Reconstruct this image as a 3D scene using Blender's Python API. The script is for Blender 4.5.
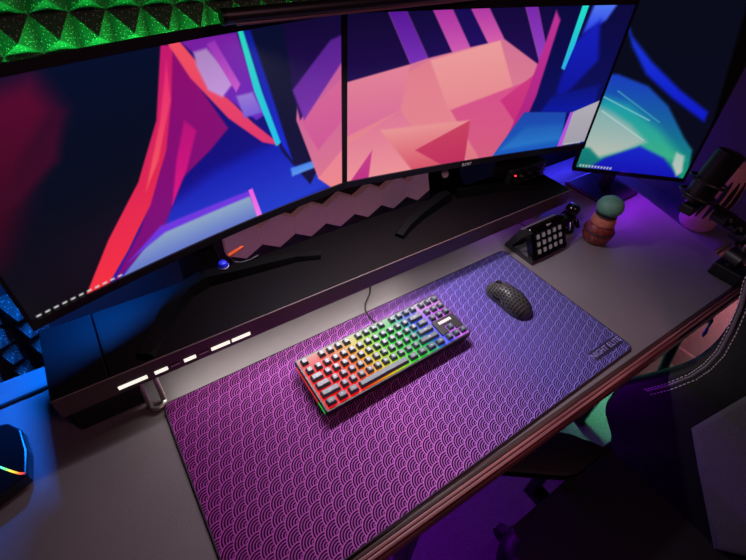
import bpy, bmesh, math, random
import numpy as np
from mathutils import Vector, Matrix

for o in list(bpy.data.objects):
    bpy.data.objects.remove(o, do_unlink=True)
scene = bpy.context.scene
COL = scene.collection
random.seed(7)

# ---------------------------------------------------------------- camera
cam_d = bpy.data.cameras.new('camera')
cam = bpy.data.objects.new('camera', cam_d)
COL.objects.link(cam)
cam_d.sensor_fit = 'HORIZONTAL'
cam_d.sensor_width = 36.0
cam_d.lens = 21.112
cam_d.clip_start = 0.01
RM = ((0.8260831, 0.34707668, -0.44398704),
      (-0.56054836, 0.58724114, -0.58389501),
      (0.05807112, 0.73122201, 0.67966324))
cam.matrix_world = Matrix.Translation((0, 0, 0.737)) @ Matrix(RM).to_4x4()
scene.camera = cam

# ---------------------------------------------------------------- world, view
world = bpy.data.worlds.new('dark_room')
scene.world = world
world.use_nodes = True
world.node_tree.nodes['Background'].inputs[0].default_value = (0.42, 0.22, 0.33, 1)
world.node_tree.nodes['Background'].inputs[1].default_value = 0.016
vs = scene.view_settings
vs.view_transform = 'Standard'
vs.look = 'None'
vs.gamma = 1.0
vs.use_curve_mapping = False
vs.exposure = 0.0


def lin(c):
    def f(v):
        v = v / 255.0
        return v / 12.92 if v <= 0.04045 else ((v + 0.055) / 1.055) ** 2.4
    return tuple(f(v) for v in c)


def area_light(name, loc, target, size, size_y, power, rgb, parent=None, spread=180):
    d = bpy.data.lights.new(name, 'AREA')
    d.shape = 'RECTANGLE'
    d.size, d.size_y = size, size_y
    d.energy = power
    d.color = rgb
    d.spread = math.radians(spread)
    o = bpy.data.objects.new(name, d)
    COL.objects.link(o)
    o.location = loc
    v = Vector(target) - Vector(loc)
    q = v.to_track_quat('-Z', 'Y' if abs(v.normalized().z) > .99 else 'Z')
    # keep the long side (local X) horizontal
    z = -v.normalized()
    x = Vector((0, 0, 1)).cross(z)
    x = x.normalized() if x.length > 1e-4 else Vector((1, 0, 0))
    y = z.cross(x)
    o.rotation_euler = Matrix((x, y, z)).transposed().to_euler()
    if parent is not None:
        o.parent = parent
        o.matrix_parent_inverse = WORLD[parent.name].inverted()
    return o


def point_light(name, loc, power, rgb, radius=.03):
    d = bpy.data.lights.new(name, 'POINT')
    d.energy, d.color, d.shadow_soft_size = power, rgb, radius
    o = bpy.data.objects.new(name, d)
    COL.objects.link(o)
    o.location = loc
    return o


# added rose fill from an unseen source, for the pink room ambience
area_light('rose_fill_light', (0.7, -0.75, 1.55), (0.6, 0.5, 0.0), .5, .5, 5.0, (1.0, .42, .52))

# ---------------------------------------------------------------- materials
MATS = {}


def mat(name, rgb, rough=.5, metal=0., emit=None, estr=0., noise=0., nscale=40., bump=0., bscale=200., coat=0., spec=None):
    if name in MATS:
        return MATS[name]
    m = bpy.data.materials.new(name)
    m.use_nodes = True
    nt = m.node_tree
    b = nt.nodes['Principled BSDF']
    c = lin(rgb)
    b.inputs['Base Color'].default_value = (*c, 1)
    b.inputs['Roughness'].default_value = rough
    b.inputs['Metallic'].default_value = metal
    if coat:
        b.inputs['Coat Weight'].default_value = coat
    if spec is not None:
        b.inputs['Specular IOR Level'].default_value = spec
    if emit:
        b.inputs['Emission Color'].default_value = (*lin(emit), 1)
        b.inputs['Emission Strength'].default_value = estr
    if noise or bump:
        tc = nt.nodes.new('ShaderNodeTexCoord')
    if noise:
        n = nt.nodes.new('ShaderNodeTexNoise')
        n.inputs['Scale'].default_value = nscale
        n.inputs['Detail'].default_value = 4
        nt.links.new(tc.outputs['Object'], n.inputs['Vector'])
        r = nt.nodes.new('ShaderNodeMapRange')
        r.inputs['From Min'].default_value = .3
        r.inputs['From Max'].default_value = .7
        r.inputs['To Min'].default_value = 1 - noise
        r.inputs['To Max'].default_value = 1 + noise
        nt.links.new(n.outputs['Fac'], r.inputs['Value'])
        mx = nt.nodes.new('ShaderNodeVectorMath')
        mx.operation = 'SCALE'
        mx.inputs[0].default_value = c
        nt.links.new(r.outputs['Result'], mx.inputs['Scale'])
        nt.links.new(mx.outputs[0], b.inputs['Base Color'])
    if bump:
        n2 = nt.nodes.new('ShaderNodeTexNoise')
        n2.inputs['Scale'].default_value = bscale
        nt.links.new(tc.outputs['Object'], n2.inputs['Vector'])
        bp = nt.nodes.new('ShaderNodeBump')
        bp.inputs['Strength'].default_value = bump
        bp.inputs['Distance'].default_value = .002
        nt.links.new(n2.outputs['Fac'], bp.inputs['Height'])
        nt.links.new(bp.outputs['Normal'], b.inputs['Normal'])
    MATS[name] = m
    return m


def vcol_mat(name, strength, base=0., rough=.3):
    """material that shows a colour attribute as light given off (screens, key lighting)"""
    m = bpy.data.materials.new(name)
    m.use_nodes = True
    nt = m.node_tree
    b = nt.nodes['Principled BSDF']
    a = nt.nodes.new('ShaderNodeVertexColor')
    a.layer_name = 'Col'
    b.inputs['Base Color'].default_value = (base, base, base, 1)
    b.inputs['Roughness'].default_value = rough
    nt.links.new(a.outputs['Color'], b.inputs['Emission Color'])
    b.inputs['Emission Strength'].default_value = strength
    return m


def wood_mat(name, c0, c1, scale=(1.2, 40, 40), rough=.45):
    m = bpy.data.materials.new(name)
    m.use_nodes = True
    nt = m.node_tree
    b = nt.nodes['Principled BSDF']
    tc = nt.nodes.new('ShaderNodeTexCoord')
    mp = nt.nodes.new('ShaderNodeMapping')
    mp.inputs['Scale'].default_value = scale
    n = nt.nodes.new('ShaderNodeTexNoise')
    n.inputs['Scale'].default_value = 4
    n.inputs['Detail'].default_value = 6
    rp = nt.nodes.new('ShaderNodeValToRGB')
    rp.color_ramp.elements[0].position = .35
    rp.color_ramp.elements[0].color = (*lin(c0), 1)
    rp.color_ramp.elements[1].position = .65
    rp.color_ramp.elements[1].color = (*lin(c1), 1)
    nt.links.new(tc.outputs['Object'], mp.inputs['Vector'])
    nt.links.new(mp.outputs['Vector'], n.inputs['Vector'])
    nt.links.new(n.outputs['Fac'], rp.inputs['Fac'])
    nt.links.new(rp.outputs['Color'], b.inputs['Base Color'])
    b.inputs['Roughness'].default_value = rough
    return m


BLACK = mat('black_plastic', (16, 16, 18), .42)
BLACKM = mat('black_matte', (10, 10, 11), .7)
BLACKG = mat('black_gloss', (9, 9, 11), .18)
DKMET = mat('dark_metal', (30, 30, 33), .35, .8)
STEEL = mat('brushed_steel', (190, 184, 178), .32, .9)
WHITE = mat('white_plastic', (225, 222, 220), .4)
DESK = mat('grey_laminate', (106, 100, 104), .42, noise=.05, nscale=9, bump=.12, bscale=420)
RISER = mat('black_brown_laminate', (9, 6, 8), .5, noise=.12, nscale=12, spec=.06)
RISERF = mat('black_brown_edge', (74, 56, 58), .4, noise=.08, nscale=20)
WOODE = wood_mat('reddish_wood', (92, 48, 52), (146, 90, 92))
WOODD = wood_mat('dark_wood_rim', (44, 26, 26), (70, 44, 42))

# ---------------------------------------------------------------- mesh helpers


class B:
    """collects shapes in a bmesh, then links them as ONE mesh object"""

    def __init__(s):
        s.bm = bmesh.new()

    def box(s, a, b, bev=0., M=None, seg=2):
        c = [(a[i] + b[i]) / 2 for i in range(3)]
        d = [abs(b[i] - a[i]) for i in range(3)]
        r = bmesh.ops.create_cube(s.bm, size=1, matrix=Matrix.Translation(c) @ Matrix.Diagonal((*d, 1)))
        vs_ = r['verts']
        if bev:
            es = list({e for v in vs_ for e in v.link_edges})
            g = bmesh.ops.bevel(s.bm, geom=es, offset=bev, segments=seg, affect='EDGES', profile=.5)
            vs_ = list({v for f in g['faces'] for v in f.verts} | {v for v in vs_ if v.is_valid})
        if M is not None:
            bmesh.ops.transform(s.bm, matrix=M, verts=vs_)
        return s

    def prism(s, pts, z0, z1, bev=0., M=None, seg=2):
        """polygon (x,y) extruded z0..z1"""
        n = len(pts)
        lo = [s.bm.verts.new((p[0], p[1], z0)) for p in pts]
        hi = [s.bm.verts.new((p[0], p[1], z1)) for p in pts]
        fs = [s.bm.faces.new(lo[::-1]), s.bm.faces.new(hi)]
        for i in range(n):
            fs.append(s.bm.faces.new((lo[i], lo[(i + 1) % n], hi[(i + 1) % n], hi[i])))
        vs_ = lo + hi
        if bev:
            es = list({e for f in fs[:2] for e in f.edges})
            g = bmesh.ops.bevel(s.bm, geom=es, offset=bev, segments=seg, affect='EDGES', profile=.5)
            vs_ = list({v for f in g['faces'] for v in f.verts} | {v for v in vs_ if v.is_valid})
        if M is not None:
            bmesh.ops.transform(s.bm, matrix=M, verts=vs_)
        return s

    def cyl(s, p, q, r0, r1=None, n=16, caps=True):
        p, q = Vector(p), Vector(q)
        r1 = r0 if r1 is None else r1
        d = q - p
        M = Matrix.Translation((p + q) / 2) @ d.to_track_quat('Z', 'Y').to_matrix().to_4x4()
        bmesh.ops.create_cone(s.bm, cap_ends=caps, segments=n, radius1=r0, radius2=r1, depth=d.length, matrix=M)
        return s

    def tube(s, pts, r, n=8, closed=False):
        pts = [Vector(p) for p in pts]
        rings = []
        m = len(pts)
        prev = None
        for i, p in enumerate(pts):
            a = pts[(i - 1) % m] if (closed or i) else p
            b = pts[(i + 1) % m] if (closed or i < m - 1) else p
            t = (b - a).normalized()
            if prev is None:
                up = Vector((0, 0, 1)) if abs(t.z) < .9 else Vector((1, 0, 0))
                x = up.cross(t).normalized()
            else:
                x = (prev - t * prev.dot(t)).normalized()
            prev = x
            y = t.cross(x)
            rr = r[i] if isinstance(r, (list, tuple)) else r
            rings.append([s.bm.verts.new(p + (x * math.cos(k * 2 * math.pi / n) + y * math.sin(k * 2 * math.pi / n)) * rr) for k in range(n)])
        for i in range(m if closed else m - 1):
            A, C = rings[i], rings[(i + 1) % m]
            for k in range(n):
                s.bm.faces.new((A[k], A[(k + 1) % n], C[(k + 1) % n], C[k]))
        if not closed:
            s.bm.faces.new(rings[0][::-1])
            s.bm.faces.new(rings[-1])
        return s

    def lathe(s, prof, n=24, M=None):
        """profile of (r, z)"""
        rings = []
        new = []
        for r, z in prof:
            ring = [s.bm.verts.new((max(r, 1e-5) * math.cos(k * 2 * math.pi / n), max(r, 1e-5) * math.sin(k * 2 * math.pi / n), z)) for k in range(n)]
            rings.append(ring)
            new += ring
        for A, C in zip(rings[:-1], rings[1:]):
            for k in range(n):
                s.bm.faces.new((A[k], A[(k + 1) % n], C[(k + 1) % n], C[k]))
        s.bm.faces.new(rings[0][::-1])
        s.bm.faces.new(rings[-1])
        if M is not None:
            bmesh.ops.transform(s.bm, matrix=M, verts=new)
        return s

    def ball(s, c, r, sub=2, scale=(1, 1, 1)):
        bmesh.ops.create_icosphere(s.bm, subdivisions=sub, radius=r, matrix=Matrix.Translation(c) @ Matrix.Diagonal((*scale, 1)))
        return s

    def loft(s, rings, caps=True, closed=True):
        R_ = [[s.bm.verts.new(p) for p in ring] for ring in rings]
        n = len(R_[0])
        for A, C in zip(R_[:-1], R_[1:]):
            for k in range(n if closed else n - 1):
                s.bm.faces.new((A[k], A[(k + 1) % n], C[(k + 1) % n], C[k]))
        if caps:
            s.bm.faces.new(R_[0][::-1])
            s.bm.faces.new(R_[-1])
        return s

    def quad(s, a, b, c, d):
        s.bm.faces.new([s.bm.verts.new(p) for p in (a, b, c, d)])
        return s

    def mesh(s, name, material, smooth=False):
        bmesh.ops.recalc_face_normals(s.bm, faces=s.bm.faces)
        me = bpy.data.meshes.new(name)
        s.bm.to_mesh(me)
        s.bm.free()
        me.materials.append(material)
        if smooth:
            me.polygons.foreach_set('use_smooth', [True] * len(me.polygons))
            me.set_sharp_from_angle(angle=math.radians(40))
        return me

    def build(s, name, material, parent=None, smooth=False):
        return link(name, s.mesh(name, material, smooth), parent)


def link(name, data, parent=None):
    """parts are modelled in world coordinates; the parent's place is taken out again"""
    o = bpy.data.objects.new(name, data)
    COL.objects.link(o)
    if parent is not None:
        o.parent = parent
        o.matrix_parent_inverse = WORLD[parent.name].inverted()
        WORLD[o.name] = Matrix.Identity(4)
    else:
        WORLD[o.name] = Matrix.Identity(4)
    return o


WORLD = {}


def thing(name, loc, label, cat, group=None, rz=0.):
    o = bpy.data.objects.new(name, None)
    COL.objects.link(o)
    o.empty_display_size = .03
    o.location = loc
    o.rotation_euler = (0, 0, rz)
    WORLD[o.name] = Matrix.Translation(loc) @ Matrix.Rotation(rz, 4, 'Z')
    return tag(o, label, cat, group)


def tag(o, label=None, cat=None, group=None, kind=None):
    if label:
        o['label'] = label
    if cat:
        o['category'] = cat
    if group:
        o['group'] = group
    if kind:
        o['kind'] = kind
    return o


def local(o, parent, M):
    """part modelled in its thing's own frame"""
    o.parent = parent
    o.matrix_parent_inverse = Matrix.Identity(4)
    o.matrix_basis = M
    WORLD[o.name] = WORLD[parent.name] @ M
    return o


def new_obj(name, me):
    o = bpy.data.objects.new(name, me)
    COL.objects.link(o)
    return o


def text(name, body, size, M, material, parent, extrude=.0002, align='CENTER'):
    c = bpy.data.curves.new(name, 'FONT')
    c.body = body
    c.size = size
    c.align_x = align
    c.align_y = 'CENTER'
    c.extrude = extrude
    c.resolution_u = 2
    tmp = bpy.data.objects.new(name + '_tmp', c)
    COL.objects.link(tmp)
    dg = bpy.context.evaluated_depsgraph_get()
    me = bpy.data.meshes.new_from_object(tmp.evaluated_get(dg))
    bpy.data.objects.remove(tmp, do_unlink=True)
    me.materials.clear()
    me.materials.append(material)
    me.transform(M)
    return link(name, me, parent)


def basis(x, y, z, loc):
    x, y, z = Vector(x).normalized(), Vector(y).normalized(), Vector(z).normalized()
    m = Matrix((x, y, z)).transposed().to_4x4()
    m.translation = Vector(loc)
    return m


def rrect(x0, x1, y0, y1, r, n=6):
    out = []
    for cx, cy, a0 in ((x1 - r, y1 - r, 0), (x0 + r, y1 - r, 90), (x0 + r, y0 + r, 180), (x1 - r, y0 + r, 270)):
        for k in range(n + 1):
            a = math.radians(a0 + 90 * k / n)
            out.append((cx + r * math.cos(a), cy + r * math.sin(a)))
    return out


# ================================================================ THE SETTING
FZ = -.74
CARPET = mat('grey_carpet', (84, 86, 82), .95, noise=.35, nscale=220, bump=.8, bscale=700)
WALL = mat('dark_painted_wall', (58, 46, 52), .85, noise=.06, nscale=6)
WALLP = mat('mauve_painted_wall', (104, 84, 88), .85, noise=.05, nscale=5)
tag(B().box((-1.6, -1.6, FZ - .05), (1.9, 1.05, FZ)).build('floor', CARPET), kind='structure')
tag(B().box((-1.6, .96, FZ), (1.9, 1.05, 1.7)).build('wall_back', WALL), kind='structure')
tag(B().box((1.80, -1.6, FZ), (1.9, .96, 1.7)).build('wall_right', WALLP), kind='structure')
tag(B().box((1.785, -1.6, FZ), (1.80, .96, FZ + .09), .003).build('baseboard_right', WALLP), kind='structure')

# ---------------------------------------------------------------- desk
desk = thing('desk', (.5, .45, FZ), 'long grey laminate desk with reddish wooden front edge', 'desk')
DT = -.004      # desk top, the mat lies on it with its upper face at z = 0


def front_y(x):
    return .150 - .0205 * (x - .1)


outline = [(-.95, front_y(-.95) + .006), (1.36, front_y(1.36) + .006), (1.41, .25), (1.50, .505), (1.56, .76), (-.95, .76)]
B().prism(outline, DT - .03, DT, .0012).build('desktop', DESK, desk)
x0, x1 = -.95, 1.37


def edge_strip(dy0, dy1, z0, z1, bev):
    pts = [(x0, front_y(x0) + dy0), (x1, front_y(x1) + dy0), (x1, front_y(x1) + dy1), (x0, front_y(x0) + dy1)]
    return B().prism(pts, z0, z1, bev)


edge_strip(-.0025, .0055, DT - .030, DT + .0004, .0006).build('edge_rim', WOODD, desk, True)
edge_strip(-.0085, -.0026, DT - .026, DT + .0004, .0022).build('edge_bead', WOODE, desk, True)
edge_strip(-.0155, -.0086, DT - .034, DT - .0012, .0028).build('edge_bead', WOODE, desk, True)
edge_strip(-.0190, -.0156, DT - .042, DT - .0100, .0014).build('edge_bead', WOODE, desk, True)
for lx, ly in ((.345, .215), (.345, .70), (1.20, .22), (1.20, .70), (-.80, .22), (-.80, .70)):
    B().box((lx - .018, ly - .018, FZ), (lx + .018, ly + .018, DT - .03), .003).build('leg', DKMET, desk)
for lx in (.345, 1.20, -.80):
    B().box((lx - .014, .24, DT - .062), (lx + .014, .68, DT - .031), .002).build('crossbar', DKMET, desk)
# slanted leg seen through the gap at the right
B().cyl((1.362, .082, FZ), (1.160, .156, DT - .036), .013, n=12).build('slanted_leg', DKMET, desk, True)

# ---------------------------------------------------------------- desk mat
MATP = bpy.data.materials.new('wave_print_cloth')
MATP.use_nodes = True


def wave_print(m):
    nt = m.node_tree
    L = nt.links
    b = nt.nodes['Principled BSDF']
    tc = nt.nodes.new('ShaderNodeTexCoord')
    sp = nt.nodes.new('ShaderNodeSeparateXYZ')
    L.new(tc.outputs['Object'], sp.inputs[0])
    rot = nt.nodes.new('ShaderNodeVectorRotate')
    rot.rotation_type = 'Z_AXIS'
    rot.inputs['Angle'].default_value = math.radians(-44)
    L.new(tc.outputs['Object'], rot.inputs['Vector'])
    s2 = nt.nodes.new('ShaderNodeSeparateXYZ')
    L.new(rot.outputs[0], s2.inputs[0])

    def M(op, a, c=None, d=None):
        n = nt.nodes.new('ShaderNodeMath')
        n.operation = op
        for i, v in enumerate((a, c, d)):
            if v is None:
                continue
            if isinstance(v, (int, float)):
                n.inputs[i].default_value = v
            else:
                L.new(v, n.inputs[i])
        return n.outputs[0]
    Rr = .0213                # fan radius; the print runs diagonally over the mat
    px = M('DIVIDE', s2.outputs[0], Rr)      # in radii
    py = M('DIVIDE', s2.outputs[1], Rr * .5)  # in rows
    row = M('FLOOR', py)
    fy = M('SUBTRACT', py, row)              # 0..1 rows above this row

    def row_dist(r, dyrows):
        par = M('FLOORED_MODULO', r, 2.0)
        q = M('ADD', px, par)                 # offset one radius on odd rows
        q = M('FLOORED_MODULO', q, 2.0)
        dx = M('SUBTRACT', q, 1.0)
        dy = M('MULTIPLY', dyrows, .5)
        return M('SQRT', M('ADD', M('MULTIPLY', dx, dx), M('MULTIPLY', dy, dy)))
    d_front = row_dist(M('SUBTRACT', row, 1.0), M('ADD', fy, 1.0))
    d_here = row_dist(row, fy)
    inside = M('LESS_THAN', d_front, 1.0)
    d = M('ADD', M('MULTIPLY', d_front, inside), M('MULTIPLY', d_here, M('SUBTRACT', 1.0, inside)))
    rings = M('FRACT', M('MULTIPLY', M('SUBTRACT', 1.0, d), 4.8))
    thin = M('LESS_THAN', rings, .42)
    edge = M('LESS_THAN', M('SUBTRACT', 1.0, d), .085)
    line = M('MAXIMUM', M('MULTIPLY', thin, .75), edge)
    # printed colour runs from magenta plum on the left to indigo on the right; lamp falloff painted into the pale lines at left
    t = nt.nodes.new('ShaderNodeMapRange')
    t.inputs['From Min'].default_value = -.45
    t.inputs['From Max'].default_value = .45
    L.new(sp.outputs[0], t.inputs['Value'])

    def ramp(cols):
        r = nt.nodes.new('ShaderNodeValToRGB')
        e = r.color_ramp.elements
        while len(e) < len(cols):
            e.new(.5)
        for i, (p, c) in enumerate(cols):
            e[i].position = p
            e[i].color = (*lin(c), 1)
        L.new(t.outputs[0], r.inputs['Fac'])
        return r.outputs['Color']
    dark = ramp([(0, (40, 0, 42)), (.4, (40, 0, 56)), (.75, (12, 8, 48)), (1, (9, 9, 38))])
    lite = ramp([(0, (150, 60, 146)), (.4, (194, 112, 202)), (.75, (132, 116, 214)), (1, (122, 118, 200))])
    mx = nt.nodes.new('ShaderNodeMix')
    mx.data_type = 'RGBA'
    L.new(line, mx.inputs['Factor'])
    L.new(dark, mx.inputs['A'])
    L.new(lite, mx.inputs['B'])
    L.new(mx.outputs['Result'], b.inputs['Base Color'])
    b.inputs['Roughness'].default_value = .9
    b.inputs['Specular IOR Level'].default_value = .1


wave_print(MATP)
mx0, mx1, my0, my1 = -.0416, .8585, .1567, .551
MC = ((mx0 + mx1) / 2, (my0 + my1) / 2)
mat_t = thing('desk_mat', (MC[0], MC[1], DT), 'purple desk mat printed with fan-shaped waves under the keyboard', 'desk mat')
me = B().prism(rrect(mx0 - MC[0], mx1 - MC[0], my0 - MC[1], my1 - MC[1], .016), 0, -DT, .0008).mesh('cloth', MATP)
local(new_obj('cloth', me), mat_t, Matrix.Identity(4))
STITCH = mat('dark_stitching', (34, 22, 46), .8, noise=.3, nscale=500)
pts = [(p[0], p[1], -.0012) for p in rrect(mx0, mx1, my0, my1, .016)]
B().tube(pts, .0019, 6, True).build('stitched_edge', STITCH, mat_t, True)
PRINT = mat('pale_print', (140, 132, 200), .7)
B().prism([(.755, .176), (.850, .176), (.850, .200), (.755, .200)], .0002, .0006).build('logo_panel', mat('indigo_print', (18, 15, 50), .75), mat_t)
text('lettering', 'NIGHT ELITE', .018, Matrix.Translation((.8025, .188, .0009)), PRINT, mat_t)

# ================================================================ MONITOR RISER
riser = thing('monitor_riser', (.46, .64, DT), 'long black-brown monitor shelf with bright slots on its front edge', 'shelf')
RX0, RX1, RY0, RY1, RZ0, RZ1 = -.177, 1.108, .560, .728, .067, .112
for a, b_ in ((RX0, -.0945), (-.0925, RX1)):
    B().box((a, RY0 + .004, RZ0 + .006), (b_, RY1, RZ1), .0012).build('top_board', RISER, riser)
B().box((RX0, RY0, RZ0), (RX1, RY0 + .0038, RZ1 - .0005), .001).build('front_board', RISERF, riser)
B().box((RX0, RY0 + .004, RZ0), (RX1, RY0 + .016, RZ0 + .0058), .001).build('lower_lip', RISER, riser)
# closed black stand under the left end, and one under the right end
B().box((RX0 + .006, RY0 + .016, DT), (-.062, RY1 - .01, RZ0 + .0055), .002).build('end_support', BLACKM, riser)
B().box((RX1 - .045, RY0 + .06, DT), (RX1 - .004, RY1 - .005, RZ0 + .0055), .002).build('end_support', BLACKM, riser)
SLOT = mat('lit_slot', (240, 236, 226), .4, emit=(255, 250, 236), estr=1.0)
SLOTD = mat('dim_slot', (58, 52, 50), .4)
# seven slots, world x ranges on the front face
for a, b_, lit in ((-.090, -.044, 1), (-.032, -.010, 1), (-.006, .012, 0), (.018, .039, 1), (.044, .063, 0), (.067, .102, 1), (.106, .142, 1)):
    h0, h1 = .0775, .0860
    s_ = B().box((a, RY0 - .0012, h0), (b_, RY0 - .0001, h1), .0004).build('slot', SLOT if lit else SLOTD, riser)
    if not lit:
        B().box((a + .001, RY0 - .0016, h0 + .0035), (b_ - .001, RY0 - .0013, h0 + .0055)).build('bar', WHITE, s_)
# steel U-shaped foot
path = []
fx = -.049
for k in range(13):
    a = math.pi * k / 12
    path.append((fx - .0125 * math.cos(a), RY0 + .004 - .0125 * math.sin(a) - .004, DT + .0049))
path = [(fx - .0125, RY0 + .026, RZ0 - .001), (fx - .0125, RY0 + .018, .03)] + [(p[0], p[1], p[2]) for p in path] + [(fx + .0125, RY0 + .018, .03), (fx + .0125, RY0 + .026, RZ0 - .001)]
B().tube(path, .0048, 10).build('foot', STEEL, riser, True)
# white light strip under the front edge
STRIP = mat('white_led_strip', (255, 255, 250), .5, emit=(255, 240, 225), estr=1.5)
B().box((-.02, RY0 + .030, RZ0 - .0005), (.92, RY0 + .038, RZ0 + .0055)).build('light_strip', STRIP, riser)
area_light('riser_strip_light', (.26, RY0 + .034, RZ0 - .003), (.26, RY0 - .012, 0), .56, .008, .5, (1., .92, .86), riser)
area_light('riser_strip_light_far', (.72, RY0 + .034, RZ0 - .003), (.72, RY0 - .0, 0), .4, .008, .06, (.95, .9, .95), riser)

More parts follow.
